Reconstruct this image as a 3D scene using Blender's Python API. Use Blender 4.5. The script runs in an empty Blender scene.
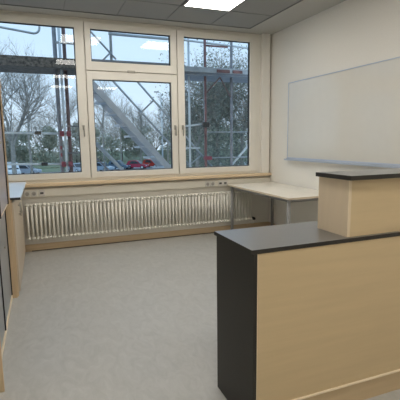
import bpy, bmesh, math, random
from mathutils import Vector, Matrix
random.seed(7)
S = bpy.context.scene
COL = S.collection

# ------------------------------------------------------------------ materials
def mat(name, col, rough=.5, metal=0., noise=.06, scale=8., bump=0., stretch=None, col2=None, spec=.5, coat=0., coat_rough=.05, detail=4., coat_ior=1.5):
    m = bpy.data.materials.new(name); m.use_nodes = True
    nt = m.node_tree; N = nt.nodes; L = nt.links
    b = N['Principled BSDF']
    b.inputs['Roughness'].default_value = rough
    b.inputs['Metallic'].default_value = metal
    b.inputs['Specular IOR Level'].default_value = spec
    b.inputs['Coat Weight'].default_value = coat
    b.inputs['Coat Roughness'].default_value = coat_rough; b.inputs['Coat IOR'].default_value = coat_ior
    tc = N.new('ShaderNodeTexCoord'); mp = N.new('ShaderNodeMapping')
    if stretch: mp.inputs['Scale'].default_value = stretch
    L.new(tc.outputs['Object'], mp.inputs['Vector'])
    t = N.new('ShaderNodeTexNoise'); t.inputs['Scale'].default_value = scale; t.inputs['Detail'].default_value = detail
    L.new(mp.outputs['Vector'], t.inputs['Vector'])
    r = N.new('ShaderNodeValToRGB')
    c1 = tuple(max(0, c*(1-noise)) for c in col); c2 = col2 or tuple(min(1, c*(1+noise)) for c in col)
    r.color_ramp.elements[0].position = .3; r.color_ramp.elements[0].color = (*c1, 1)
    r.color_ramp.elements[1].position = .7; r.color_ramp.elements[1].color = (*c2, 1)
    L.new(t.outputs['Fac'], r.inputs['Fac']); L.new(r.outputs['Color'], b.inputs['Base Color'])
    if bump:
        bm_ = N.new('ShaderNodeBump'); bm_.inputs['Strength'].default_value = bump; bm_.inputs['Distance'].default_value = .002
        L.new(t.outputs['Fac'], bm_.inputs['Height']); L.new(bm_.outputs['Normal'], b.inputs['Normal'])
    return m

M = {}
M['wall'] = mat('wall_paint', (.81, .785, .725), .85, noise=.015, scale=60, bump=.15)
M['floor'] = None
M['pvc'] = mat('cream_window_plastic', (.80, .77, .70), .35, noise=.02, scale=3)
M['gasket'] = mat('black_rubber', (.015, .015, .017), .6)
M['sill'] = mat('beech_sill', (.76, .60, .40), .45, noise=.1, scale=5, stretch=(.6, 8, 8))
M['beech'] = mat('beech_veneer', (.60, .45, .28), .5, noise=.1, scale=4, stretch=(9, 9, .5))
M['skirt'] = mat('beech_skirting', (.54, .41, .26), .5, noise=.1, scale=4, stretch=(.6, 9, 9))
M['maple'] = mat('maple_laminate', (.575, .445, .265), .45, noise=.045, scale=3.5, stretch=(.5, 4, 7), detail=6)
M['maple_edge'] = mat('maple_edging', (.84, .72, .54), .4, noise=.03, scale=4)
M['maple_plinth'] = mat('maple_plinth', (.54, .41, .25), .5, noise=.05, scale=3.5, stretch=(.5, 4, 7))
M['anth'] = mat('anthracite_laminate', (.017, .0150, .0115), .5, noise=.12, scale=120)
M['anth_top'] = mat('anthracite_worktop', (.078, .078, .080), .34, noise=.12, scale=140, spec=1.0, coat=.9, coat_rough=.34)
M['birch'] = mat('pale_birch_laminate', (.88, .82, .71), .35, noise=.03, scale=3, stretch=(6, .6, 6))
M['tableedge'] = mat('pale_table_edging', (.70, .60, .46), .45, noise=.03)
M['steel'] = mat('silver_grey_paint', (.27, .27, .262), .6, metal=0., noise=.03)
M['radiator'] = mat('cream_radiator_enamel', (.88, .86, .79), .65, noise=.02, spec=.25)
M['trunking'] = mat('cream_trunking', (.70, .665, .575), .4, noise=.02)
M['socket'] = mat('pale_grey_socket', (.62, .60, .55), .35, noise=.02)
M['socketface'] = mat('grey_socket_insert', (.34, .325, .29), .4, noise=.02)
M['dark'] = mat('dark_plastic', (.03, .03, .03), .4)
M['joint'] = mat('dark_brown_joint', (.07, .055, .035), .8)
M['handle'] = mat('satin_handle', (.42, .40, .35), .35, metal=.5)
M['board'] = mat('white_enamel_board', (.68, .65, .575), .3, noise=.01, coat=.75, coat_rough=.09, coat_ior=1.6)
M['alu'] = mat('blue_grey_aluminium', (.50, .56, .66), .35, metal=.35, noise=.03)
M['greydoor'] = mat('grey_lacquer_door', (.30, .315, .325), .35, noise=.04)
M['mauvedoor'] = mat('mauve_grey_lacquer_door', (.36, .34, .37), .3, noise=.04)
M['whitetop'] = mat('sky_tinted_white_worktop', (.70, .79, .92), .3, noise=.01, spec=1., coat=1., coat_rough=.3, coat_ior=1.9)  # white top; the bluish base paints in the reflected sky
M['palefront'] = mat('pale_beech_front', (.60, .50, .38), .4, noise=.06, scale=4, stretch=(9, 9, .5))
# outside
M['galv'] = mat('galvanised_steel', (.40, .43, .45), .45, metal=.4, noise=.15, scale=12)
M['galv_light'] = mat('bright_galvanised_steel', (.62, .66, .68), .4, metal=.3, noise=.1, scale=12)
M['galv_dull'] = mat('dull_galvanised_steel', (.24, .235, .25), .5, metal=.3, noise=.2, scale=10)
M['rust'] = mat('rust_red_steel', (.21, .10, .095), .6, noise=.4, scale=9)
M['brownsteel'] = mat('brown_red_steel', (.17, .10, .095), .6, noise=.3, scale=9)
M['coupler'] = mat('red_coupler', (.26, .055, .075), .5, noise=.2, scale=20)
M['plank'] = mat('weathered_dark_plank', (.075, .062, .052), .8, noise=.7, scale=16, col2=(.20, .17, .14), stretch=(1, 4, 4))
M['toe'] = mat('weathered_toe_board', (.085, .072, .062), .8, noise=.6, scale=22, col2=(.24, .21, .18))
M['stairalu'] = mat('stair_aluminium', (.50, .52, .55), .5, metal=.25, noise=.08)
M['aluminium'] = mat('grey_aluminium', (.20, .225, .26), .45, metal=.35, noise=.08)
M['bark'] = mat('bark', (.26, .245, .215), .9, noise=.3, scale=5, col2=(.38, .36, .32))  # bark lightened so the colour carries the haze
M['bark2'] = mat('twig_bark', (.105, .09, .075), .9, noise=.3, scale=5)
M['leafA'] = mat('hazed_ivy_leaf', (.27, .295, .215), .7, noise=.2, scale=.8, col2=(.37, .385, .30))  # outdoor haze is mixed into this paler leaf colour
M['leafB'] = mat('dark_conifer_leaf', (.11, .14, .105), .6, noise=.4, scale=.8, col2=(.20, .23, .18))  # greyish lift in the foliage colour stands for fog
M['leafC'] = mat('hazed_grey_brown_twig', (.36, .355, .29), .8, noise=.2, scale=.8, col2=(.44, .435, .37))  # pale twig colour includes painted-in haze
M['asphalt'] = mat('pale_wet_asphalt', (.40, .40, .41), .6, noise=.1, scale=.4)
M['grass'] = mat('grass_verge', (.19, .22, .13), .9, noise=.2, scale=1.5)
M['tyre'] = mat('tyre_rubber', (.02, .02, .02), .8)
M['carglass'] = mat('car_glass', (.04, .05, .06), .15)
M['concrete'] = mat('pale_concrete', (.5, .5, .5), .8, noise=.1)
def paint(n, c): return mat(n, c, .25, noise=.02, coat=.5)
CP = dict(red=paint('crimson_car_paint', (.42, .02, .06)), orange=paint('orange_red_car_paint', (.50, .055, .035)), blue=paint('slate_blue_car_paint', (.11, .17, .23)),
          silver=paint('silver_car_paint', (.42, .46, .52)), pale=paint('pale_blue_car_paint', (.34, .42, .50)), white=paint('white_van_paint', (.78, .80, .82)), dark=paint('dark_plum_car_paint', (.08, .05, .06)))

def floor_mat():
    m = bpy.data.materials.new('marbled_grey_linoleum'); m.use_nodes = True
    N = m.node_tree.nodes; L = m.node_tree.links; b = N['Principled BSDF']
    tc = N.new('ShaderNodeTexCoord')
    mp = N.new('ShaderNodeMapping'); mp.inputs['Scale'].default_value = (1.5, .75, 1); mp.inputs['Rotation'].default_value = (0, 0, .5)
    L.new(tc.outputs['Object'], mp.inputs['Vector'])
    n1 = N.new('ShaderNodeTexNoise'); n1.inputs['Scale'].default_value = 8; n1.inputs['Detail'].default_value = 9; n1.inputs['Roughness'].default_value = .7; n1.inputs['Distortion'].default_value = 1.3
    L.new(mp.outputs['Vector'], n1.inputs['Vector'])
    r = N.new('ShaderNodeValToRGB')
    e = r.color_ramp.elements; e[0].position = .33; e[0].color = (.40, .395, .37, 1); e[1].position = .70; e[1].color = (.49, .485, .46, 1)
    L.new(n1.outputs['Fac'], r.inputs['Fac'])
    L.new(r.outputs['Color'], b.inputs['Base Color'])
    n2 = N.new('ShaderNodeTexNoise'); n2.inputs['Scale'].default_value = 3
    L.new(tc.outputs['Object'], n2.inputs['Vector'])
    mr = N.new('ShaderNodeMapRange'); mr.inputs['To Min'].default_value = .34; mr.inputs['To Max'].default_value = .5
    L.new(n2.outputs['Fac'], mr.inputs['Value']); L.new(mr.outputs['Result'], b.inputs['Roughness'])
    bp = N.new('ShaderNodeBump'); bp.inputs['Strength'].default_value = .12; bp.inputs['Distance'].default_value = .002
    L.new(n1.outputs['Fac'], bp.inputs['Height']); L.new(bp.outputs['Normal'], b.inputs['Normal'])
    return m
M['floor'] = floor_mat()

TILE = .677; TX0 = 1.741; TY0 = 5.047
def ceiling_mat():
    m = bpy.data.materials.new('mineral_ceiling_tiles'); m.use_nodes = True
    N = m.node_tree.nodes; L = m.node_tree.links; b = N['Principled BSDF']
    b.inputs['Roughness'].default_value = .9
    g = N.new('ShaderNodeTexCoord'); n = N.new('ShaderNodeTexNoise'); n.inputs['Scale'].default_value = 90
    L.new(g.outputs['Object'], n.inputs['Vector'])
    r = N.new('ShaderNodeValToRGB')
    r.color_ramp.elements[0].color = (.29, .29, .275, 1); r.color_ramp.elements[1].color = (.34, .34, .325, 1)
    L.new(n.outputs['Fac'], r.inputs['Fac']); L.new(r.outputs['Color'], b.inputs['Base Color'])
    bp = N.new('ShaderNodeBump'); bp.inputs['Strength'].default_value = .2; bp.inputs['Distance'].default_value = .002
    L.new(n.outputs['Fac'], bp.inputs['Height']); L.new(bp.outputs['Normal'], b.inputs['Normal'])
    return m
M['ceiling'] = ceiling_mat()
M['plasterceil'] = mat('ceiling_plaster', (.47, .46, .425), .9, noise=.015, scale=50)
M['tbar'] = mat('ceiling_grid_bar', (.22, .22, .21), .6, noise=.02)

def emis(name, col, s):
    m = bpy.data.materials.new(name); m.use_nodes = True
    N = m.node_tree.nodes; L = m.node_tree.links; N.remove(N['Principled BSDF'])
    e = N.new('ShaderNodeEmission'); e.inputs['Strength'].default_value = s
    tc = N.new('ShaderNodeTexCoord'); n = N.new('ShaderNodeTexNoise'); n.inputs['Scale'].default_value = 2
    L.new(tc.outputs['Object'], n.inputs['Vector'])
    r = N.new('ShaderNodeValToRGB'); r.color_ramp.elements[0].color = (*[c*.97 for c in col], 1); r.color_ramp.elements[1].color = (*col, 1)
    L.new(n.outputs['Fac'], r.inputs['Fac']); L.new(r.outputs['Color'], e.inputs['Color'])
    L.new(e.outputs['Emission'], N['Material Output'].inputs['Surface'])
    return m
PANEL_POWER = 11.0
M['led'] = emis('led_diffuser', (1., .95, .875), PANEL_POWER)

def glass_mat():
    m = bpy.data.materials.new('window_glass'); m.use_nodes = True
    N = m.node_tree.nodes; L = m.node_tree.links; N.remove(N['Principled BSDF'])
    f = N.new('ShaderNodeFresnel'); f.inputs['IOR'].default_value = 1.5
    g = N.new('ShaderNodeNewGeometry')
    s = N.new('ShaderNodeMath'); s.operation = 'SUBTRACT'; s.inputs[0].default_value = 1
    L.new(g.outputs['Backfacing'], s.inputs[1])
    x = N.new('ShaderNodeMath'); x.operation = 'MULTIPLY'
    L.new(f.outputs['Fac'], x.inputs[0]); L.new(s.outputs[0], x.inputs[1])
    t = N.new('ShaderNodeBsdfTransparent')
    n = N.new('ShaderNodeTexNoise'); n.inputs['Scale'].default_value = 1.5
    r = N.new('ShaderNodeValToRGB'); r.color_ramp.elements[0].color = (.95, .965, .965, 1); r.color_ramp.elements[1].color = (.97, .985, .985, 1)
    L.new(n.outputs['Fac'], r.inputs['Fac']); L.new(r.outputs['Color'], t.inputs['Color'])
    gl = N.new('ShaderNodeBsdfGlossy'); gl.inputs['Roughness'].default_value = .01
    mx = N.new('ShaderNodeMixShader')
    L.new(x.outputs[0], mx.inputs['Fac']); L.new(t.outputs[0], mx.inputs[1]); L.new(gl.outputs[0], mx.inputs[2])
    L.new(mx.outputs[0], N['Material Output'].inputs['Surface'])
    return m
M['glass'] = glass_mat()

# ------------------------------------------------------------------ mesh helpers
class MB:
    def __init__(s): s.bm = bmesh.new()
    def box(s, x0, x1, y0, y1, z0, z1, bev=0., seg=2):
        v = [s.bm.verts.new((x, y, z)) for x in (x0, x1) for y in (y0, y1) for z in (z0, z1)]
        F = [s.bm.faces.new([v[i] for i in q]) for q in ((0, 1, 3, 2), (4, 6, 7, 5), (0, 4, 5, 1), (2, 3, 7, 6), (0, 2, 6, 4), (1, 5, 7, 3))]
        if bev:
            es = list({e for f in F for e in f.edges})
            bmesh.ops.bevel(s.bm, geom=es, offset=bev, segments=seg, affect='EDGES', profile=.5, clamp_overlap=True)
        return s
    def tube(s, pts, r, n=10, cap=True, r2=None):
        pts = [Vector(p) for p in pts]; rings = []
        k = len(pts)
        ref = None
        for i, p in enumerate(pts):
            d = (pts[min(i+1, k-1)] - pts[max(i-1, 0)]).normalized()
            if ref is None:
                ref = d.orthogonal().normalized()
            a = (ref - d*ref.dot(d))
            a = a.normalized() if a.length > 1e-6 else d.orthogonal().normalized()
            ref = a; b = d.cross(a)
            rr = r if r2 is None else r + (r2-r)*i/(k-1)
            rings.append([s.bm.verts.new(p + a*rr*math.cos(2*math.pi*j/n) + b*rr*math.sin(2*math.pi*j/n)) for j in range(n)])
        for A, B in zip(rings, rings[1:]):
            for j in range(n):
                f = s.bm.faces.new((A[j], A[(j+1) % n], B[(j+1) % n], B[j])); f.smooth = True
        if cap:
            s.bm.faces.new(rings[0][::-1]); s.bm.faces.new(rings[-1])
        return s
    def prism(s, poly, axis, a, b, bev=0.):
        def P(u, v, w):
            return {'x': (w, u, v), 'y': (u, w, v), 'z': (u, v, w)}[axis]
        A = [s.bm.verts.new(P(u, v, a)) for u, v in poly]; B = [s.bm.verts.new(P(u, v, b)) for u, v in poly]
        n = len(poly); F = []
        F.append(s.bm.faces.new(A[::-1])); F.append(s.bm.faces.new(B))
        for i in range(n): F.append(s.bm.faces.new((A[i], A[(i+1) % n], B[(i+1) % n], B[i])))
        bmesh.ops.recalc_face_normals(s.bm, faces=F)
        if bev:
            es = list({e for f in F for e in f.edges})
            bmesh.ops.bevel(s.bm, geom=es, offset=bev, segments=2, affect='EDGES', clamp_overlap=True)
        return s
    def ball(s, c, r, sc=(1, 1, 1), seg=10):
        m = Matrix.Translation(c) @ Matrix.Diagonal((r*sc[0], r*sc[1], r*sc[2], 1))
        q = bmesh.ops.create_uvsphere(s.bm, u_segments=seg, v_segments=max(4, seg//2+1), radius=1, matrix=m)
        for v in q['verts']:
            for f in v.link_faces: f.smooth = True
        return s
    def build(s, name, m, parent=None):
        bmesh.ops.recalc_face_normals(s.bm, faces=s.bm.faces[:])
        me = bpy.data.meshes.new(name); s.bm.to_mesh(me); s.bm.free()
        me.materials.append(m)
        o = bpy.data.objects.new(name, me); COL.objects.link(o)
        if parent is not None:
            o.parent = parent
            o.matrix_parent_inverse = Matrix.Identity(4)
            # meshes are written in world coordinates: bring them into the parent's frame
            w = Matrix.Identity(4); p = parent
            chain = []
            while p is not None: chain.append(p); p = p.parent
            for p in reversed(chain): w = w @ p.matrix_basis
            me.transform(w.inverted())
        return o

def raw(name, verts, faces, m, parent=None):
    me = bpy.data.meshes.new(name); me.from_pydata(verts, [], faces); me.materials.append(m)
    o = bpy.data.objects.new(name, me); COL.objects.link(o)
    if parent is not None:
        o.parent = parent; me.transform(parent.matrix_basis.inverted())
    return o

def tag(o, label, cat=None, group=None, kind=None):
    o['label'] = label
    if cat: o['category'] = cat
    if group: o['group'] = group
    if kind: o['kind'] = kind
    return o
def empty(name, loc, label, cat, group=None, kind=None):
    o = bpy.data.objects.new(name, None); COL.objects.link(o); o.location = loc; o.empty_display_size = .1
    return tag(o, label, cat, group, kind)
def struct(o, label, cat): return tag(o, label, cat, kind='structure')

# ------------------------------------------------------------------ room shell
XL, XR, YB, YF, ZC = -.82, 3.566, 5.94, -2.6, 3.156
struct(MB().box(XL-.15, XR+.15, YF-.15, YB+.25, -.15, 0).build('floor', M['floor']), 'marbled grey linoleum floor of the room', 'floor')
struct(MB().box(XR, XR+.15, YF-.15, YB+.25, 0, ZC+.2).build('wall_right', M['wall']), 'cream wall carrying the whiteboard', 'wall')
struct(MB().box(XL-.15, XL, YF-.15, YB+.25, 0, ZC+.2).build('wall_left', M['wall']), 'cream wall behind the tall cupboard', 'wall')
struct(MB().box(XL, XR, YF-.15, YF, 0, ZC+.2).build('wall_front', M['wall']), 'cream wall opposite the windows', 'wall')
wb = MB()
wb.box(XL, XR, YB, YB+.25, 0, .945)
wb.box(3.34, XR, YB, YB+.25, .945, ZC)
wb.box(XL, -.70, YB, YB+.25, .945, ZC)
wb.box(-.70, 3.34, YB, YB+.25, 3.13, ZC)
struct(wb.build('wall_back', M['wall']), 'cream wall under and around the windows', 'wall')
# ceiling: tiles, plaster border, grid bars, light openings closed by the fittings
XT, YT = 3.066, 5.70
cl = MB().box(XL, XR, YF, YB+.25, ZC, ZC+.2).build('ceiling', M['ceiling'])
struct(cl, 'suspended ceiling of pale grey tiles', 'ceiling')
cb = MB(); cb.box(XT, XR, YF, YB, ZC-.006, ZC); cb.box(XL, XT, YT, YB, ZC-.006, ZC)
struct(cb.build('trim_1', M['plasterceil']), 'smooth plaster border around the ceiling tiles', 'ceiling border')
tb = MB()
x = TX0
xs = [TX0+TILE*k for k in range(-4, 3)]
for x in xs:
    if XL < x < XT: tb.box(x-.006, x+.006, YF, YT, ZC-.004, ZC)
for k in range(-13, 2):
    y = TY0+TILE*k
    if YF < y < YT: tb.box(XL, XT, y-.006, y+.006, ZC-.0035, ZC)
tb.box(XL, XT+.006, YT-.012, YT, ZC-.010, ZC); tb.box(XT-.012, XT, YF, YT, ZC-.010, ZC)
struct(tb.build('trim_2', M['tbar']), 'thin metal grid between the ceiling tiles', 'ceiling grid')
# skirting
struct(MB().box(XL, XR, 5.925, YB, 0, .098, .003).build('baseboard_back', M['skirt']), 'beech skirting board below the radiator', 'skirting')
struct(MB().box(XR-.015, XR, YF, 5.925, 0, .098, .003).build('baseboard_right', M['skirt']), 'beech skirting board along the whiteboard wall', 'skirting')
struct(MB().box(-.2, XR-.016, 5.920, 5.9245, 0, .011).build('trim_7', M['joint']), 'dark joint line where the skirting board meets the floor', 'joint')
# boxed pipe in the corner
struct(MB().box(3.385, 3.53, 5.87, YB, .94, ZC, .012).build('trim_3', M['wall']), 'cream boxed-in column in the corner beside the right window', 'column')
# sill
struct(MB().box(XL, XR, 5.845, YB, .90, .942, .006).build('trim_4', M['sill']), 'beech window sill above the radiator', 'window sill')

# ceiling light panels
PANEL_LABELS = {(3, 0): 'square lit ceiling panel farthest behind the camera on the whiteboard side', (3, 1): 'square lit ceiling panel farthest behind the camera on the cupboard side', (0, 0): 'square lit ceiling panel nearest the right window', (0, 1): 'square lit ceiling panel nearest the left window',
                (1, 0): 'square lit ceiling panel above the middle of the room on the whiteboard side', (1, 1): 'square lit ceiling panel above the middle of the room on the cupboard side',
                (2, 0): 'square lit ceiling panel behind the camera on the whiteboard side', (2, 1): 'square lit ceiling panel behind the camera on the cupboard side'}
for (r, c), lb in PANEL_LABELS.items():
    x0 = TX0 - TILE*2*c; y1 = TY0 - TILE*3*r
    e = empty('ceiling_light', (x0+TILE/2, y1-TILE/2, ZC-.012), lb, 'ceiling light', 'square ceiling light panels')
    f = MB(); g = .034
    f.box(x0, x0+TILE, y1-TILE, y1-TILE+g, ZC-.014, ZC); f.box(x0, x0+TILE, y1-g, y1, ZC-.014, ZC)
    f.box(x0, x0+g, y1-TILE+g, y1-g, ZC-.014, ZC); f.box(x0+TILE-g, x0+TILE, y1-TILE+g, y1-g, ZC-.014, ZC)
    f.build('frame', M['tbar'], e)
    MB().box(x0+g, x0+TILE-g, y1-TILE+g, y1-g, ZC-.009, ZC-.001).build('diffuser', M['led'], e)

# ------------------------------------------------------------------ windows
def ring(mb, x0, x1, z0, z1, gx0, gx1, gz0, gz1, y0, y1, bev=.006):
    mb.box(x0, gx0, y0, y1, z0, z1, bev); mb.box(gx1, x1, y0, y1, z0, z1, bev)
    mb.box(gx0-.004, gx1+.004, y0, y1, z0, gz0, bev); mb.box(gx0-.004, gx1+.004, y0, y1, gz1, z1, bev)
FY0, FY1 = 5.93, 6.03
fx = MB()
fx.box(-.72, -.69, FY0, FY1, .945, 3.13, .003); fx.box(3.30, 3.345, FY0, FY1, .945, 3.13, .003)
fx.box(-.69, 3.30, FY0, FY1, 3.098, 3.13, .003); fx.box(-.69, 3.30, FY0, FY1, .942, .985, .003)
fx.box(.622, .672, 5.955, FY1, .98, 3.10, .003); fx.box(1.945, 1.992, 5.955, FY1, .98, 3.10, .003)
fx.box(.67, 1.947, 5.955, FY1, 2.448, 2.474, .003)
struct(fx.build('trim_5', M['pvc']), 'cream fixed frame holding all the window panes', 'window frame')

def window(name, label, x0, x1, z0, z1, gx0, gx1, gz0, gz1, handles):
    e = empty(name, ((x0+x1)/2, 5.95, z0), label, 'window', kind='structure')
    m = MB(); ring(m, x0, x1, z0, z1, gx0, gx1, gz0, gz1, 5.908, 5.985); m.build('sash', M['pvc'], e)
    k = .009; q = MB()
    ring(q, gx0-.003, gx1+.003, gz0-.003, gz1+.003, gx0+k, gx1-k, gz0+k, gz1-k, 5.935, 5.975, 0); q.build('gasket', M['gasket'], e)
    MB().box(gx0+k-.002, gx1-k+.002, 5.950, 5.956, gz0+k-.002, gz1-k+.002).build('pane', M['glass'], e)
    for hx, hz in handles:
        h = MB().box(hx-.016, hx+.016, 5.897, 5.908, hz-.035, hz+.035, .005).build('handle', M['handle'], e)
        g = MB().tube([(hx, 5.90, hz+.01), (hx, 5.865, hz+.01)], .010)
        g.tube([(hx, 5.868, hz+.02), (hx, 5.862, hz-.03), (hx, 5.866, hz-.125)], .011, r2=.009)
        g.build('lever', M['handle'], h)
    return e
window('window_1', 'left window pane in front of the scaffold rails', -.685, .641, .982, 3.102, -.58, .523, 1.069, 3.013, [(.583, 1.69)])
w2 = window('window_2', 'middle window pane in front of the scaffold stair', .652, 1.960, .982, 2.457, .731, 1.868, 1.069, 2.346, [(1.915, 1.69)])
w3 = window('window_3', 'shallow tilting vent pane above the middle window', .652, 1.960, 2.467, 3.102, .731, 1.868, 2.585, 3.013, [])
window('window_4', 'right window pane beside the whiteboard wall', 1.971, 3.305, .982, 3.102, 2.079, 3.185, 1.069, 3.013, [(2.035, 1.69)])
MB().box(1.22, 1.33, 5.896, 5.909, 2.452, 2.486, .004).build('latch', M['handle'], w3)
# outer reveal
rv = MB()
rv.box(-.75, 3.39, 6.19, 6.33, .86, .90, .004)
struct(rv.build('trim_6', M['concrete']), 'pale outer ledge below the windows', 'window ledge')

# ------------------------------------------------------------------ radiator
R0 = -.245; RN = 64; RP = .0538
rad = empty('radiator', (R0+RN*RP/2, 5.862, 0), 'long cream column radiator on the wall under the windows', 'radiator')
def sec_bm(x):
    m = MB()
    zt, zb = .672, .188
    for y, rr in ((5.826, .0140), (5.860, .0125), (5.894, .0125)):
        m.tube([(x, y, zb+.012), (x, y, zt-.012)], rr, 10)
    for z in (zt-.014, zb+.014):
        m.tube([(x, 5.808, z), (x, 5.815, z), (x, 5.855, z), (x, 5.900, z), (x, 5.907, z)], .0165, 8)
        m.tube([(x-RP/2, 5.857, z), (x+RP/2, 5.857, z)], .017, 8)
        m.ball((x, 5.809, z), .0165, (1, .7, 1), 8)
    m.ball((x, 5.826, zb), .012, (1, 1, .8), 8); m.ball((x, 5.88, zb), .012, (1, 1, .8), 8)
    return m
proto = sec_bm(R0+RP/2).build('section', M['radiator'], rad)
for k in range(1, RN):
    o = proto.copy(); COL.objects.link(o); o.parent = rad; o.location = (k*RP, 0, 0)
xe = R0+RN*RP
MB().tube([(xe-.002, 5.862, .202), (xe+.035, 5.862, .202), (xe+.04, 5.862, .202), (xe+.04, 5.862, .12), (xe+.04, 5.90, .112), (xe+.04, 5.9395, .112)], .011, 8).build('pipe', M['radiator'], rad)
MB().tube([(xe+.02, 5.862, .202), (xe+.02, 5.80, .202)], .024, 12).ball((xe+.02, 5.80, .202), .024, (1, .6, 1)).build('valve', M['dark'], rad)
for x in (.3, 1.5, 2.75):
    for z in (.60, .19):
        MB().box(x-.012, x+.012, 5.885, 5.9395, z+.02, z+.05, .003).build('bracket', M['radiator'], rad)

# cable trunking with sockets
tr = empty('cable_trunking', (1.6, 5.925, .81), 'cream cable trunking with sockets on the wall below the window sill', 'cable trunking')
MB().box(-.6, XR-.002, 5.885, 5.941, .752, .868, .006).build('duct', M['trunking'], tr)
MB().box(-.6, XR-.002, 5.879, 5.886, .765, .855, .003).build('cover', M['trunking'], tr)
def socket(x, kind):
    s = MB().box(x-.04, x+.04, 5.869, 5.8795, .768, .852, .004).build('socket', M['socket'], tr)
    g = MB()
    if kind == 'power':
        g.tube([(x, 5.8695, .81), (x, 5.866, .81)], .026, 20)
        g.build('socket_face', M['socketface'], s)
        MB().tube([(x-.009, 5.8665, .81), (x-.009, 5.8645, .81)], .0035, 8).tube([(x+.009, 5.8665, .81), (x+.009, 5.8645, .81)], .0035, 8).box(x-.016, x+.016, 5.8655, 5.867, .790, .794).build('pin_hole', M['dark'], s)
    else:
        g.box(x-.022, x+.022, 5.865, 5.8695, .797, .825, .002).build('data_port', M['dark'], s)
for x, k in ((-.205, 'power'), (-.12, 'power'), (-.02, 'data'), (2.42, 'power'), (2.505, 'power'), (2.64, 'data'), (2.725, 'data')): socket(x, k)

# ------------------------------------------------------------------ whiteboard
wbd = empty('whiteboard', (3.55, 4.1, 1.19), 'wide glossy whiteboard with aluminium edge mounted on the right wall', 'whiteboard')
Y0, Y1, Z0, Z1 = 2.37, 5.37, 1.205, 2.333
MB().box(3.548, 3.565, Y0+.004, Y1-.004, Z0+.004, Z1-.004).build('writing_surface', M['board'], wbd)
f = MB(); ring(f, 0, 0, 0, 0, 0, 0, 0, 0, 0, 0, 0) if False else None
f.box(3.542, 3.566, Y0, Y1, Z1-.012, Z1, .003); f.box(3.542, 3.566, Y0, Y1, Z0, Z0+.014, .003)
f.box(3.542, 3.566, Y0, Y0+.012, Z0, Z1, .003); f.box(3.542, 3.566, Y1-.012, Y1, Z0, Z1, .003)
f.build('frame', M['alu'], wbd)
MB().prism([(3.566, 1.207), (3.545, 1.207), (3.500, 1.188), (3.494, 1.198), (3.488, 1.198), (3.490, 1.176), (3.566, 1.178)], 'y', Y0, Y1).build('pen_tray', M['alu'], wbd)

# ------------------------------------------------------------------ work table in the corner
tbl = empty('work_table', (3.15, 4.9, 0), 'pale birch topped table with grey legs in the corner below the whiteboard', 'table')
MB().box(2.754, 3.556, 4.11, 5.84, .768, .790, .0).build('tabletop', M['birch'], tbl)
eb = MB()
eb.box(2.751, 2.754, 4.11, 5.84, .767, .7905); eb.box(2.751, 3.556, 4.107, 4.11, .767, .7905)
eb.build('edge_band', M['tableedge'], tbl)
fr = MB(); fr.box(2.80, 3.52, 4.16, 4.19, .728, .768, .003); fr.box(2.80, 3.52, 5.70, 5.73, .728, .768, .003); fr.box(2.785, 2.815, 4.18, 5.70, .728, .768, .003); fr.box(3.485, 3.515, 4.18, 5.70, .728, .768, .003)
fr.build('frame', M['steel'], tbl)
for lx in (2.795, 3.50):
    for ly in (4.175, 5.768 if lx < 3 else 5.705):
        lg = MB().tube([(lx, ly, .012), (lx, ly, .768)], .024, 16).build('leg', M['steel'], tbl)
        MB().tube([(lx, ly, 0), (lx, ly, .014)], .026, 16).build('foot', M['dark'], lg)

# ------------------------------------------------------------------ reception counter
CX0, CX1, CY0, CY1, CZ = .904, 3.0, 1.652, 2.105, .9765
rc = empty('reception_counter', (1.9, 1.87, 0), 'maple fronted reception counter with dark anthracite worktop and end panel', 'counter')
MB().box(CX0+.002, CX1-.002, CY0+.002, CY1-.002, CZ-.021, CZ).build('worktop', M['anth_top'], rc)
def edging(x0, x1, y0, y1, z0, z1, par):
    q = MB(); t = .002
    q.box(x0, x0+t, y0, y1, z0, z1-.0004); q.box(x1-t, x1, y0, y1, z0, z1-.0004); q.box(x0+t, x1-t, y0, y0+t, z0, z1-.0004); q.box(x0+t, x1-t, y1-t, y1, z0, z1-.0004)
    q.build('edge_band', M['anth'], par)
edging(CX0, CX1, CY0, CY1, CZ-.021, CZ, rc)
MB().box(.918, .9365, CY0+.003, CY1-.004, .0, CZ-.021, .001).build('end_panel', M['anth'], rc)
MB().box(CX1-.032, CX1-.018, CY0+.003, CY1-.004, .0, CZ-.021, .001).build('end_panel', M['anth'], rc)
MB().box(.938, CX1-.033, 1.656, 1.675, .136, CZ-.022, .001).build('front_panel', M['maple'], rc)
MB().box(.938, .9405, 1.6545, 1.6565, .136, CZ-.022).build('edge_band', M['maple_edge'], rc)
MB().box(.938, CX1-.033, 1.646, 1.675, .127, .136, .001).build('bottom_strip', M['maple_edge'], rc)
MB().box(.938, CX1-.033, 1.660, 1.678, 0, .127, .001).build('plinth', M['maple_plinth'], rc)
MB().box(.938, CX1-.033, 1.68, 2.05, .10, .118).build('base_panel', M['maple'], rc)
MB().box(.938, CX1-.033, 1.68, 2.05, .52, .538).build('shelf', M['maple'], rc)
MB().box(1.96, 1.978, 1.68, 2.06, .118, .52).box(1.96, 1.978, 1.68, 2.06, .538, CZ-.022).build('divider', M['maple'], rc)

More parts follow.
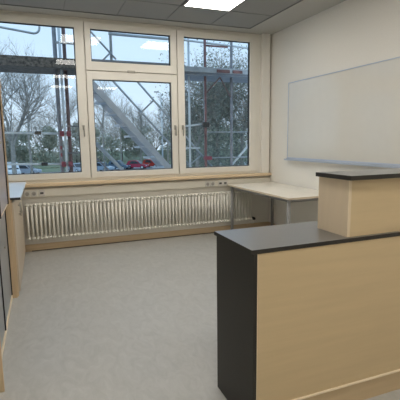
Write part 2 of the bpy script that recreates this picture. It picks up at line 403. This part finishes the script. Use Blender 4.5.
rs = empty('counter_riser', (2.2, 1.79, CZ), 'raised maple box shelf with dark slab top standing on the reception counter', 'raised shelf')
MB().box(1.472, 2.978, 1.642, 1.928, 1.284, 1.3075).build('top', M['anth_top'], rs)
edging(1.470, 2.98, 1.640, 1.930, 1.284, 1.3075, rs)
MB().box(1.490, 1.509, 1.676, 1.925, CZ, 1.284, .001).build('side_panel', mat('window_lit_maple_side', (.70, .58, .42), .45, noise=.04, scale=3.5, stretch=(7, 4, .5)), rs)  # maple painted paler here for the window light on this side
MB().box(2.93, 2.949, 1.676, 1.925, CZ, 1.284, .001).build('side_panel', M['maple'], rs)
MB().box(1.5095, 2.9295, 1.678, 1.696, CZ, 1.284, .0).build('front_panel', M['maple'], rs)
MB().box(1.5095, 2.9295, 1.697, 1.920, CZ, CZ+.016).build('bottom_panel', M['maple'], rs)
MB().box(2.21, 2.228, 1.697, 1.920, CZ+.016, 1.284).build('divider', M['maple'], rs)

# ------------------------------------------------------------------ left side: tall cupboard and low cabinet
tc_ = empty('tall_cupboard', (-.56, 3.35, 0), 'tall beech cupboard with grey doors at the left edge near the camera', 'cupboard')
CF = -.350; CU = -.318; CE = -.298
TY1, TYn = 4.185, 2.57
MB().box(XL+.005, CE, TY1-.022, TY1, 0, 2.05, .002).build('side_panel', M['beech'], tc_)
MB().box(XL+.005, CE, TYn-.022, TYn, 0, 2.05, .002).build('side_panel', M['beech'], tc_)
ca = MB(); ca.box(XL+.005, XL+.02, TYn, TY1-.022, .05, 2.05); ca.box(XL+.02, CF-.03, TYn, TY1-.022, .05, .07); ca.box(XL+.02, CF-.03, TYn, TY1-.022, .895, .915); ca.box(XL+.02, CU-.03, TYn, TY1-.022, 1.45, 1.468)
ca.build('carcass', M['beech'], tc_)
MB().box(XL+.005, CE, TYn-.022, TY1, 2.05, 2.072, .002).build('top', M['beech'], tc_)
MB().box(CF-.03, -.320, TYn, TY1-.022, .916, .927, .002).build('ledge', M['maple_edge'], tc_)
MB().box(XL+.03, -.344, TYn, TY1-.022, .0, .034, .001).build('plinth', M['maple_edge'], tc_)
ym = 3.362
for F0, z0, z1, mm in ((CF, .045, .905, M['greydoor']), (CU, .936, 2.044, M['mauvedoor'])):
    for y0, y1 in ((TYn+.012, ym-.008), (ym+.008, TY1-.036)):
        d = MB().box(F0-.021, F0, y0, y1, z0, z1, .002).build('door', mm, tc_)
        hy = y1-.34 if y0 > 3 else y0+.34
        hz = .597 if z1 < 1 else 1.5
        MB().tube([(F0-.001, hy, hz), (F0+.010, hy, hz)], .011, 12).ball((F0+.011, hy, hz), .012, (.5, 1, 1)).build('knob', M['handle'], d)
        MB().box(F0-.019, F0+.009, y1+.001, y1+.011, z0-.008, z1+.004).build('edge_seal', M['gasket'], d)

lc = empty('low_cabinet', (-.55, 5.0, 0), 'low beech cabinet with shiny white top under the left window', 'cabinet')
LY0, LY1 = 4.20, 5.83
MB().box(XL+.005, -.205, LY0-.010, 5.842, .958, .978, .001).build('worktop', M['whitetop'], lc)
MB().box(XL+.005, -.207, LY0-.013, LY0-.0105, .956, .979).build('edge_band', M['dark'], lc)
MB().box(XL+.005, -.290, LY0, LY0+.02, .0, .957, .002).build('end_panel', M['beech'], lc)
MB().box(XL+.005, -.290, LY1-.02, LY1, .03, .957, .002).build('end_panel', M['beech'], lc)
cc = MB(); cc.box(XL+.005, XL+.02, LY0+.02, LY1-.02, .05, .957); cc.box(XL+.02, -.300, LY0+.02, LY1-.02, .05, .068); cc.box(XL+.02, -.300, LY0+.02, LY1-.02, .938, .957); cc.build('carcass', M['beech'], lc)
MB().box(XL+.03, -.31, LY0+.021, LY1-.021, 0, .03).build('plinth', M['beech'], lc)
for i in range(2):
    y0 = LY0+.022+i*.794; y1 = y0+.788
    d = MB().box(-.290, -.274, y0-.015 if i == 0 else y0+.002, y1, .045, .93, .002).build('door', M['palefront'], lc)
    hy = y1-.08 if i == 0 else y0+.08
    MB().tube([(-.275, hy, .80), (-.252, hy, .80)], .006, 8).tube([(-.275, hy, .70), (-.252, hy, .70)], .006, 8).tube([(-.252, hy, .82), (-.252, hy, .68)], .006, 8).build('handle', M['handle'], d)

# ------------------------------------------------------------------ outside: scaffold
sc = empty('scaffolding', (1.5, 7.4, -3.36), 'steel scaffolding with plank deck standing outside the windows', 'scaffolding')
def tube(name, pts, r, m, parent=sc): return MB().tube(pts, r, 12).build(name, M[m] if isinstance(m, str) else m, parent)
YI, YO = 7.15, 7.80
ZG = -3.36
# decks (upper: plank deck left, steel deck right)
for i in range(3):
    y0 = 7.06+i*.24
    MB().box(-2.6, .72, y0, y0+.232, 2.665, 2.735, .004).build('deck_plank', M['plank'], sc)
MB().box(-2.6, .72, 7.78, 7.81, 2.70, 2.95, .004).build('toe_board', M['toe'], sc)
MB().box(-2.6, .72, 7.035, 7.058, 2.665, 2.815, .004).build('toe_board', M['toe'], sc)
for i in range(2):
    y0 = 7.06+i*.36
    MB().box(2.40, 5.6, y0, y0+.35, 2.66, 2.735, .006).build('deck_plank', M['aluminium'], sc)
MB().box(2.40, 5.6, 7.78, 7.81, 2.70, 2.93, .004).build('toe_board', M['toe'], sc)
MB().box(2.40, 5.6, 7.035, 7.055, 2.71, 2.80, .003).build('edge_rail', M['galv'], sc)
for x0, x1 in ((3.10, 3.36), (3.42, 3.62)):
    MB().box(x0, x1, 7.012, 7.034, 2.715, 2.77, .004).build('hook_plate', M['rust'], sc)
MB().box(.72, 2.40, 7.035, 7.055, 2.735, 2.83, .003).build('edge_rail', M['aluminium'], sc)
# lower deck at parapet height
for x0, x1 in ((-2.6, .72), (2.40, 5.6)):
    for i in range(3):
        y0 = 7.06+i*.24
        MB().box(x0, x1, y0, y0+.232, .60, .66, .004).build('deck_plank', M['plank'], sc)
# standards
for x, y, r, m in ((.325, 7.25, .033, 'galv_dull'), (.40, 7.22, .021, 'galv_light'), (.475, 7.30, .030, 'brownsteel'),
                   (.36, 7.86, .024, 'galv'), (2.93, 7.18, .023, 'rust'), (3.475, 7.20, .026, 'galv_dull'), (2.63, 7.24, .020, 'galv_light'),
                   (-2.2, 7.25, .026, 'galv'), (-2.2, 7.86, .026, 'galv'), (5.3, 7.25, .026, 'galv'), (3.20, 7.86, .026, 'galv')):
    tube('standard', [(x, y, ZG+.02), (x, y, 4.6)], r, m)
    MB().box(x-.07, x+.07, y-.07, y+.07, ZG, ZG+.02, .003).build('base_plate', M['galv'], sc)
# guard rails
YR = 7.2
tube('guard_rail', [(-2.3, YR, 1.685), (.47, YR, 1.63)], .018, 'galv_light')
tube('guard_rail', [(-2.3, YR, 1.20), (.47, YR, 1.125)], .018, 'galv_light')
for z in (1.63, 1.125):
    for x in (.35, .46):
        MB().box(x-.035, x+.035, 7.15, 7.26, z-.045, z+.045, .012).build('coupler', M['coupler'], sc)
for x, z in ((-.02, 1.645), (.05, 1.136)):
    MB().box(x-.05, x+.05, 7.17, 7.23, z-.028, z+.028, .008).build('coupler', M['dark'], sc)
for z in (1.40, 1.28):
    MB().box(.31, .34, 7.2, 7.29, z-.03, z+.03, .008).build('coupler', M['coupler'], sc)
tube('transom', [(.43, 7.28, 1.757), (.74, 7.28, 1.757)], .012, 'galv_dull'); tube('transom', [(.43, 7.28, 1.305), (.74, 7.28, 1.305)], .012, 'galv_dull')
# rounded guard end above the left deck
a = [(-2.2, 7.2, 3.42), (-.455, 7.2, 3.252), (.02, 7.2, 3.196)]
arc = [(.02+.09*math.sin(t), 7.2, 3.196+.09*(1-math.cos(t))) for t in (0.4, .8, 1.2, 1.57)]
tube('guard_loop', a+arc+[(.125, 7.2, 3.6)], .017, 'galv')
tube('guard_rail', [(.34, 7.22, 3.09), (.76, 7.22, 3.09)], .02, 'galv')
# right bay rails
tube('guard_rail', [(2.40, 7.2, 3.285), (5.5, 7.2, 3.16)], .018, 'galv_light')
tube('guard_rail', [(2.93, 7.2, 3.215), (3.40, 7.2, 3.215)], .016, 'rust')
tube('guard_rail', [(2.42, 7.2, 1.74), (2.92, 7.2, 1.80)], .017, 'galv_light')
MB().box(2.86, 2.99, 7.12, 7.24, 1.73, 1.83, .015).build('coupler', M['dark'], sc)
tube('guard_rail', [(2.94, 7.2, 1.645), (5.5, 7.2, 1.64)], .012, 'galv')
tube('guard_rail', [(2.42, 7.2, 1.354), (2.82, 7.2, 1.348)], .014, 'galv_light')
tube('guard_rail', [(2.96, 7.2, 1.156), (5.5, 7.2, 1.148)], .013, 'galv')
MB().box(2.90, 3.04, 7.13, 7.25, 1.12, 1.19, .012).build('coupler', M['coupler'], sc)
tube('brace', [(3.25, 7.22, .75), (4.45, 7.22, 1.99)], .021, 'galv_light')
tube('brace', [(2.95, 7.2, 2.36), (3.24, 7.2, 2.66)], .012, 'brownsteel'); tube('brace', [(3.24, 7.2, 2.66), (3.46, 7.2, 2.30)], .012, 'brownsteel')
tube('standard', [(2.99, 7.35, ZG), (2.99, 7.35, 1.8)], .022, 'rust')
# top rail and brace seen in the vent
tube('guard_rail', [(1.19, 7.2, 3.285), (2.42, 7.2, 3.275)], .024, 'galv')
tube('standard', [(1.226, 7.22, 2.62), (1.226, 7.22, 4.4)], .024, 'galv')
tube('brace', [(.60, 7.2, 3.61), (1.30, 7.2, 2.875)], .016, 'galv')
tube('brace', [(1.02, 7.2, 2.79), (1.23, 7.2, 3.0)], .014, 'galv')

# stair
stair = empty('scaffold_stair', (2.6, 8.1, -.5), 'steep grey aluminium stair of the scaffolding crossing the middle window', 'stair')
def sp(x, z, y, s=7.2): return (x*y/s, y, 1.5+(z-1.5)*y/s)
def strip(y, w, A, B, th):
    d = (B-A).normalized(); n = Vector((d.z, 0, -d.x))
    if n.z > 0: n = -n
    return [(A.x, A.z), (B.x, B.z), ((B+n*w).x, (B+n*w).z), ((A+n*w).x, (A+n*w).z)], y, y+th
def P3(x, z, y): q = sp(x, z, y); return Vector(q)
slope = (1.047-2.472)/(2.217-.947)
def line(x): return 2.472+slope*(x-.947)
ya, yb = 7.72, 8.28
for y in (ya, yb):
    A = P3(.82, line(.82), ya); B = P3(3.3, line(3.3), ya); A.y = B.y = y
    poly, y0, y1 = strip(y, .115, A, B, .035)
    MB().prism(poly, 'y', y0, y1, .004).build('stringer', M['stairalu'], stair)
A = P3(.82, line(.82), ya); B = P3(3.3, line(3.3), ya)
nst = 14
for k in range(nst):
    t = (k+.5)/nst; c = A.lerp(B, t)
    MB().box(c.x-.14, c.x+.12, ya+.036, yb-.001, c.z-.17, c.z-.135, .004).build('tread', M['stairalu'], stair)
def rail(p, q, r, m='galv', y=ya): MB().tube([sp(*p, y), sp(*q, y)], r, 10).build('handrail', M[m], stair)
rail((1.05, 2.715), (3.0, .59), .02); rail((1.45, 2.745), (3.2, .835), .02)
MB().tube([sp(1.70, 1.99, ya), sp(1.93, 2.20, ya)], .016, 8).build('rail_post', M['galv'], stair)
MB().tube([sp(2.6, 1.03, ya), sp(2.85, 1.22, ya)], .016, 8).build('rail_post', M['galv'], stair)
MB().tube([(.95, 7.7, 1.47), (1.9, 7.7, .44)], .034, 10).build('stringer', M['galv'], stair)
MB().tube([(.80, 7.7, 1.36), (1.6, 7.7, .49)], .018, 10).build('handrail', M['galv_dull'], stair)

yaw, pit, rol, fpx = .3714, -.1474, -.0126, 404.85
def ray(u, v):
    u -= 200; v -= 200; cr, sr = math.cos(rol), math.sin(rol)
    uu = u*cr+v*sr; vv = -u*sr+v*cr
    a, h, d = uu/fpx, -vv/fpx, 1
    cp, sp_ = math.cos(pit), math.sin(pit); b = d*cp-h*sp_; z = d*sp_+h*cp
    c, s = math.cos(yaw), math.sin(yaw)
    return Vector((a*c+b*s, -a*s+b*c, z))
# ------------------------------------------------------------------ outside: ground
g = MB(); g.box(-70, 110, 6.25, 79, ZG-.3, ZG); g.build('ground', M['asphalt'])
struct(bpy.data.objects['ground'], 'pale asphalt of the car park outside', 'ground')
struct(MB().box(-90, 140, 79, 190, ZG-.3, ZG+.25, .05).build('lawn', M['grass']), 'grass verge beyond the parked cars', 'lawn')
struct(MB().box(-12, 4, 70, 79, ZG, ZG+.06).build('verge', M['grass']), 'green grass strip beside the parked cars on the left', 'lawn')

def trunk_tree(name, x, y, h, label, r=.2, levels=5, spread=.55, seed=1, fork=.3, cat='tree', group='bare trees beyond the car park', bark='bark', twigs=0, lean=(0, 0), first=3, twig_mat='leafC', leaf=0, leafmat='leafA', leafsz=.16, dens_low=.15):
    R = random.Random(seed)
    V = []; F = []; tips = []
    def ringv(p, d, r, n):
        a = d.orthogonal().normalized(); b = d.cross(a); i0 = len(V)
        for j in range(n):
            t = 2*math.pi*j/n; V.append(tuple(p+a*r*math.cos(t)+b*r*math.sin(t)))
        return i0
    def seg(p, q, r0, r1, n):
        d = (q-p).normalized(); a = ringv(p, d, r0, n); b = ringv(q, d, r1, n)
        for j in range(n): F.append((a+j, a+(j+1) % n, b+(j+1) % n, b+j))
    def grow(p, d, ln, r, lv):
        n = 7 if lv == 0 else (5 if lv == 1 else 3)
        k = 4 if lv < 2 else 3
        pts = [p]
        dd = d.copy()
        for i in range(k):
            dd = (dd + Vector((R.uniform(-1, 1), R.uniform(-1, 1), R.uniform(-.4, .7)))*.16).normalized()
            q = pts[-1] + dd*ln/k
            ra = r*(1-.55*i/k); rb = r*(1-.55*(i+1)/k)
            seg(pts[-1], q, ra, rb, n); pts.append(q)
            if lv < levels and (i >= 1 or lv > 0):
                for _ in range(2 if lv >= 1 else 1):
                    side = Vector((R.uniform(-1, 1), R.uniform(-1, 1), R.uniform(-.15, .6))).normalized()
                    nd = (dd*(1-spread)+side*spread).normalized()
                    grow(q, nd, ln*R.uniform(.45, .7), rb*.6, lv+1)
        if lv < levels:
            for _ in range(2):
                side = Vector((R.uniform(-1, 1), R.uniform(-1, 1), R.uniform(0, .6))).normalized()
                grow(pts[-1], (dd*.65+side*.5).normalized(), ln*.62, r*.42, lv+1)
        else: tips.append(pts[-1])
    base = Vector((x, y, ZG))
    e = empty(name, base, label, cat, group)
    top = Vector((x+lean[0], y+lean[1], ZG+h*fork))
    n = 4; pts = [base.lerp(top, i/n)+Vector((R.uniform(-.05, .05), R.uniform(-.05, .05), 0))*(0 if i == 0 else 1) for i in range(n+1)]
    for i in range(n): seg(pts[i], pts[i+1], r*(1.25 if i == 0 else 1-.08*i), r*(1-.08*(i+1)), 9)
    for i in range(first):
        t = 2*math.pi*(i+R.random()*.6)/first
        d = Vector((math.cos(t)*.5, math.sin(t)*.35, 1)).normalized()
        grow(pts[-1]-Vector((0, 0, .1)), d, h*(1-fork)*.55, r*.62, 1)
    k = h/(max(v[2] for v in V)-ZG); kx = .5+.5*k
    V = [(x+(v[0]-x)*kx, y+(v[1]-y)*kx, ZG+(v[2]-ZG)*k) for v in V]
    tips = [Vector((x+(t.x-x)*kx, y+(t.y-y)*kx, ZG+(t.z-ZG)*k)) for t in tips]
    raw('trunk', V, F, M[bark], e)
    # fine twigs / leaves as small blades scattered through the crown
    if leaf:
        LV = []; LF = []
        cz0 = ZG+h*dens_low
        for _ in range(leaf):
            c = R.choice(tips)
            p = c + Vector((R.gauss(0, .45), R.gauss(0, .45), R.gauss(0, .45)))*(h/10)
            if R.random() < .45: p.z = cz0+(p.z-cz0)*R.random()
            a = Vector((R.uniform(-1, 1), R.uniform(-1, 1), R.uniform(-1, 1))).normalized(); b = a.orthogonal().normalized()
            s = leafsz*R.uniform(.5, 1.3); i0 = len(LV)
            LV += [tuple(p-a*s), tuple(p+b*s*.5), tuple(p+a*s), tuple(p-b*s*.5)]; LF.append((i0, i0+1, i0+2, i0+3))
        raw('foliage', LV, LF, M[leafmat], e)
    return e

def leafy(name, x, y, w, h, label, n, m, sz, seed, group, cat='bush', trunkr=.12, cone=0., depth=None):
    R = random.Random(seed); depth = depth or w*.6
    e = empty(name, (x, y, ZG), label, cat, group)
    t = MB().tube([(x, y, ZG), (x+R.uniform(-.2, .2), y, ZG+h*.45), (x+R.uniform(-.3, .3), y, ZG+h*.8)], trunkr, 7, r2=trunkr*.3)
    for k in range(7):
        z = ZG+h*R.uniform(.2, .7); an = R.uniform(0, 6.28)
        t.tube([(x, y, z), (x+math.cos(an)*w*.35, y+math.sin(an)*depth*.35, z+h*.15)], trunkr*.4, 5, r2=trunkr*.1)
    t.build('stem', M['bark2'], e)
    V = []; F = []
    blobs = []
    for _ in range(14):
        u = R.uniform(0.04, .92); k = (1-u*cone)*(1 if u < .6 else max(.25, 1-(u-.6)*1.4))
        blobs.append((Vector((x+R.uniform(-.42, .42)*w*k, y+R.uniform(-.42, .42)*depth*k, ZG+u*h)), w*.22*(.55+.6*k)))
    for _ in range(n):
        c, rr = R.choice(blobs)
        d = Vector((R.gauss(0, 1), R.gauss(0, 1), R.gauss(0, .9))).normalized()*rr*R.uniform(.55, 1.05)
        p = c+d
        if p.z < ZG+.05: p.z = ZG+.05+R.random()*.4
        a = Vector((R.uniform(-1, 1), R.uniform(-1, 1), R.uniform(-1, 1))).normalized(); b = a.orthogonal().normalized()
        s = sz*R.uniform(.5, 1.4); i0 = len(V)
        V += [tuple(p-a*s), tuple(p+b*s*.6), tuple(p+a*s), tuple(p-b*s*.6)]; F.append((i0, i0+1, i0+2, i0+3))
    raw('foliage', V, F, M[m], e)
    return e

# a point at image column u for distance y (yaw .3714, f 404.85)
def xat(u, y):
    d = ray(u, 150); return d.x/d.y*y
# left window trees
trunk_tree('bare_tree', xat(13, 27), 27, 11.0, 'bare tree with a forked grey trunk close to the scaffold behind the left window', r=.18, levels=4, seed=11, fork=.47, first=3, spread=.5)
trunk_tree('bare_tree', xat(30, 36), 36, 11.5, 'slim bare tree standing right of the forked tree behind the left window', r=.12, levels=4, seed=5, fork=.6, first=3, spread=.55)
trunk_tree('bare_tree', xat(62, 55), 55, 12.0, 'bare tree behind the scaffold uprights of the left window', r=.13, levels=4, seed=23, fork=.55)
trunk_tree('bare_tree', xat(104, 52), 52, 13.5, 'bare tree behind the upper end of the scaffold stair', r=.12, levels=4, seed=31, fork=.55)
trunk_tree('bare_tree', xat(121, 74), 74, 13.5, 'thin bare tree rising between the blue and the crimson car', r=.14, levels=4, seed=37, fork=.55)
trunk_tree('bare_tree', xat(141, 78), 78, 12.5, 'bare tree rising behind the crimson car', r=.14, levels=4, seed=41, fork=.55)
trunk_tree('bare_tree', xat(168, 70), 70, 13.5, 'bare tree right of the street lamp, behind the middle window edge', r=.15, levels=4, seed=43, fork=.55)
# right window trees
trunk_tree('leafy_tree', xat(197, 30), 30, 9.6, 'dark ivy covered tree at the left of the right window', r=.2, levels=4, seed=51, fork=.5, leaf=6000, leafmat='leafB', leafsz=.10, group='dark trees behind the right window')
trunk_tree('leafy_tree', xat(217, 32), 32, 12.8, 'tallest dark tree in the middle of the right window, crown above the deck', r=.22, levels=4, seed=57, fork=.5, leaf=8000, leafmat='leafB', leafsz=.10, group='dark trees behind the right window')
trunk_tree('leafy_tree', xat(242, 31), 31, 11.0, 'dark tree at the right edge of the right window', r=.2, levels=4, seed=61, fork=.5, leaf=8000, leafmat='leafB', leafsz=.10, group='dark trees behind the right window')
# tree belt
HG = 'shrubs of the belt beyond the car park'
belt = [(4, 'shrub of the tree belt left of the forked tree, behind the white van'), (24, 'shrub of the tree belt behind the silver car'), (50, 'shrub of the tree belt left of the scaffold uprights'), (76, 'shrub of the tree belt right of the scaffold uprights'),
        (100, 'shrub of the tree belt behind the pale blue car'), (122, 'shrub of the tree belt behind the slate blue car'), (146, 'shrub of the tree belt behind the orange red car'), (168, 'shrub of the tree belt beside the foot of the stair'),
        (192, 'shrub of the tree belt at the left of the right window'), (214, 'shrub of the tree belt behind the red scaffold upright'), (238, 'shrub of the tree belt at the right of the right window')]
for i, (u, lb) in enumerate(belt):
    y = 88+(i*37 % 9)
    leafy('shrub', xat(u, y), y, 5.4, 6.9+(i*53 % 10)*.2, lb, 2600, 'leafA' if i % 3 else 'leafC', .22, 100+i, HG, depth=4)
belt2 = [(8, 'tall hazy tree of the belt behind the forked tree'), (42, 'tall hazy tree of the belt behind the slim tree'), (88, 'tall hazy tree of the belt behind the left mullion'), (112, 'tall hazy tree of the belt behind the stair treads'), (134, 'tall hazy tree of the belt above the crimson car'), (156, 'tall hazy tree of the belt beside the street lamp'), (184, 'tall hazy tree of the belt behind the right mullion'), (206, 'tall hazy tree of the belt behind the red upright'), (228, 'tall hazy tree of the belt behind the grey upright'), (252, 'tall hazy tree of the belt at the right window edge')]
for i, (u, lb) in enumerate(belt2):
    y = 100+(i*31 % 9)
    trunk_tree('bare_tree', xat(u, y), y, 11.5+(i*47 % 10)*.3+(3 if u > 180 else 0), lb, r=.2, levels=4, seed=200+i, fork=.2, spread=.6, first=5, leaf=600, leafmat='leafC', leafsz=.2, group='tall trees of the belt', dens_low=.3)
for i, (u, lb) in enumerate(((193, 'nearer bush below the ivy covered tree'), (214, 'nearer bush beside the red scaffold upright'), (236, 'nearer bush behind the bright diagonal brace'))):
    y = 46+i*3
    leafy('bush', xat(u, y), y, 5.5, 6.2+i*.3, lb, 2600, 'leafA', .16, 300+i, 'bushes behind the right window', depth=3)

# street lamp
lx, ly = xat(162.5, 56), 56
lp = empty('street_lamp', (lx, ly, ZG), 'slim pale street lamp post rising behind the scaffold stair', 'street lamp')
MB().tube([(lx, ly, ZG), (lx, ly, 3), (lx, ly, 7.9)], .13, 10, r2=.07).build('pole', M['galv_light'], lp)
MB().tube([(lx, ly, 7.85), (lx-.05, ly, 8.05), (lx-.5, ly, 8.15)], .05, 8).build('arm', M['galv_light'], lp)
MB().box(lx-1.0, lx-.35, ly-.14, ly+.14, 8.08, 8.22, .04).build('lamp_head', M['galv_dull'], lp)

# cars
def car(name, x, y, rz, paintm, label, L=4.1, W=1.75, H=1.48, van=False, group='cars in the car park'):
    e = empty(name, (x, y, ZG), label, 'van' if van else 'car', group)
    h = L/2; w = W/2
    def add(mb, nm, m, par):
        return mb.build(nm, m, par)
    e.location = (0, 0, 0)
    if van:
        body = MB().prism([(-h, .3), (h, .3), (h, .95), (h-.5, 1.15), (h-1.05, H), (-h, H)], 'y', -w, w, .06)
        gl = MB().prism([(h-.56, 1.18), (h-.50, 1.16), (h-1.02, H-.08), (h-1.08, H-.08)], 'y', -w+.12, w-.12)
    else:
        body = MB().prism([(-h, .28), (h, .28), (h+.02, .55), (h-.1, .72), (h-.95, .86), (-h+.5, .92), (-h+.02, .88), (-h-.02, .55)], 'y', -w, w, .07)
        body.prism([(h-1.0, .84), (h-1.65, H-.04), (h-2.0, H), (-h+1.05, H), (-h+.5, H-.1), (-h+.2, .88)], 'y', -w+.13, w-.13, .07)
        gl = MB().prism([(h-1.08, .90), (h-1.62, H-.12), (h-1.55, H-.10), (h-.98, .88)], 'y', -w+.2, w-.2)
        gl.prism([(-h+.26, .95), (-h+.46, H-.16), (-h+.42, H-.14), (-h+.2, .95)], 'y', -w+.2, w-.2)
        for s in (-1, 1):
            yy = s*(w-.135)
            gl.prism([(h-1.25, .92), (h-1.75, H-.12), (h-2.1, H-.09), (-h+1.0, H-.09), (-h+.7, .93)], 'y', min(yy, yy+s*.02), max(yy, yy+s*.02))
    add(body, 'body', paintm, e); add(gl, 'window_glass', M['carglass'], e)
    for sx in (-1, 1):
        for s in (-1, 1):
            wx = sx*h*.62; yy = s*(w-.09)
            wl = MB().tube([(wx, yy-.10, .31), (wx, yy+.10, .31)], .31, 16).build('wheel', M['tyre'], e)
            MB().tube([(wx, yy+s*.10, .31), (wx, yy+s*.112, .31)], .19, 12).build('hub', M['galv_light'], wl)
    for s in (-1, 1):
        MB().box(h-.06, h+.03, s*(w-.28)-.16, s*(w-.28)+.16, .58, .70, .03).build('headlamp', M['galv_light'], e)
    e.location = (x, y, ZG); e.rotation_euler = (0, 0, rz)
    return e
Rd = math.radians
car('car', xat(26, 67), 67, Rd(-25), CP['silver'], 'silver car parked below the guard rails of the left window', L=3.7)
car('car', xat(3, 66), 66, Rd(-60), CP['dark'], 'dark car half hidden at the left edge of the left window', L=3.7)
car('car', xat(76, 67), 67, Rd(-60), CP['silver'], 'silver car between the scaffold uprights and the left mullion', L=3.7)
car('car', xat(102, 67), 67, Rd(-50), CP['pale'], 'pale blue car at the left end of the row behind the stair', L=3.6)
car('car', xat(118, 70), 70, Rd(-35), CP['blue'], 'slate blue car left of the crimson car', L=3.7, H=1.55)
car('car', xat(136.5, 70), 70, Rd(-30), CP['red'], 'crimson car in the middle of the row behind the stair', L=3.7)
car('car', xat(151.5, 72), 72, Rd(-45), CP['orange'], 'orange red car right of the crimson car', L=3.6)
car('van', xat(8.5, 62), 62, Rd(-70), CP['white'], 'white van beside the trunk of the forked tree', L=4.2, W=1.6, H=2.1, van=True)

# ------------------------------------------------------------------ sky
w = bpy.data.worlds.new('sky'); S.world = w; w.use_nodes = True
N = w.node_tree.nodes; L = w.node_tree.links
bg = N['Background']
tc = N.new('ShaderNodeTexCoord'); sx = N.new('ShaderNodeSeparateXYZ'); L.new(tc.outputs['Generated'], sx.inputs[0])
rp = N.new('ShaderNodeValToRGB')
rp.color_ramp.elements[0].position = 0; rp.color_ramp.elements[0].color = (.70, .84, .99, 1)
rp.color_ramp.elements[1].position = .45; rp.color_ramp.elements[1].color = (.42, .69, 1.0, 1)
L.new(sx.outputs['Z'], rp.inputs['Fac'])
nz = N.new('ShaderNodeTexNoise'); nz.inputs['Scale'].default_value = 2.2; nz.inputs['Detail'].default_value = 5
mp = N.new('ShaderNodeMapping'); mp.inputs['Scale'].default_value = (1, 1, 2.5)
L.new(tc.outputs['Generated'], mp.inputs['Vector']); L.new(mp.outputs['Vector'], nz.inputs['Vector'])
mr = N.new('ShaderNodeMapRange'); mr.inputs['From Min'].default_value = .42; mr.inputs['From Max'].default_value = .72; mr.inputs['To Max'].default_value = .55
L.new(nz.outputs['Fac'], mr.inputs['Value'])
mx = N.new('ShaderNodeMixRGB'); mx.inputs['Color2'].default_value = (.68, .83, 1.0, 1)
L.new(mr.outputs['Result'], mx.inputs['Fac']); L.new(rp.outputs['Color'], mx.inputs['Color1'])
L.new(mx.outputs['Color'], bg.inputs['Color']); bg.inputs['Strength'].default_value = 1.0

# ------------------------------------------------------------------ camera
fw = ray(200, 200); rt = (ray(201, 200)-fw).normalized(); up = -(ray(200, 201)-fw).normalized(); bk = -fw.normalized()
cam = bpy.data.cameras.new('camera'); co = bpy.data.objects.new('camera', cam); COL.objects.link(co)
co.matrix_world = Matrix(((rt.x, up.x, bk.x, 0), (rt.y, up.y, bk.y, 0), (rt.z, up.z, bk.z, 1.5), (0, 0, 0, 1)))
cam.sensor_width = 36; cam.lens = 36*fpx/400; cam.clip_end = 600; cam.clip_start = .05
S.camera = co

S.view_settings.view_transform = 'Standard'; S.view_settings.look = 'None'; S.view_settings.gamma = 1; S.view_settings.use_curve_mapping = False
S.view_settings.exposure = 0.3
S.cycles.use_denoising = True; S.cycles.denoising_prefilter = 'ACCURATE'
S.cycles.max_bounces = 10; S.cycles.diffuse_bounces = 5; S.cycles.transparent_max_bounces = 16
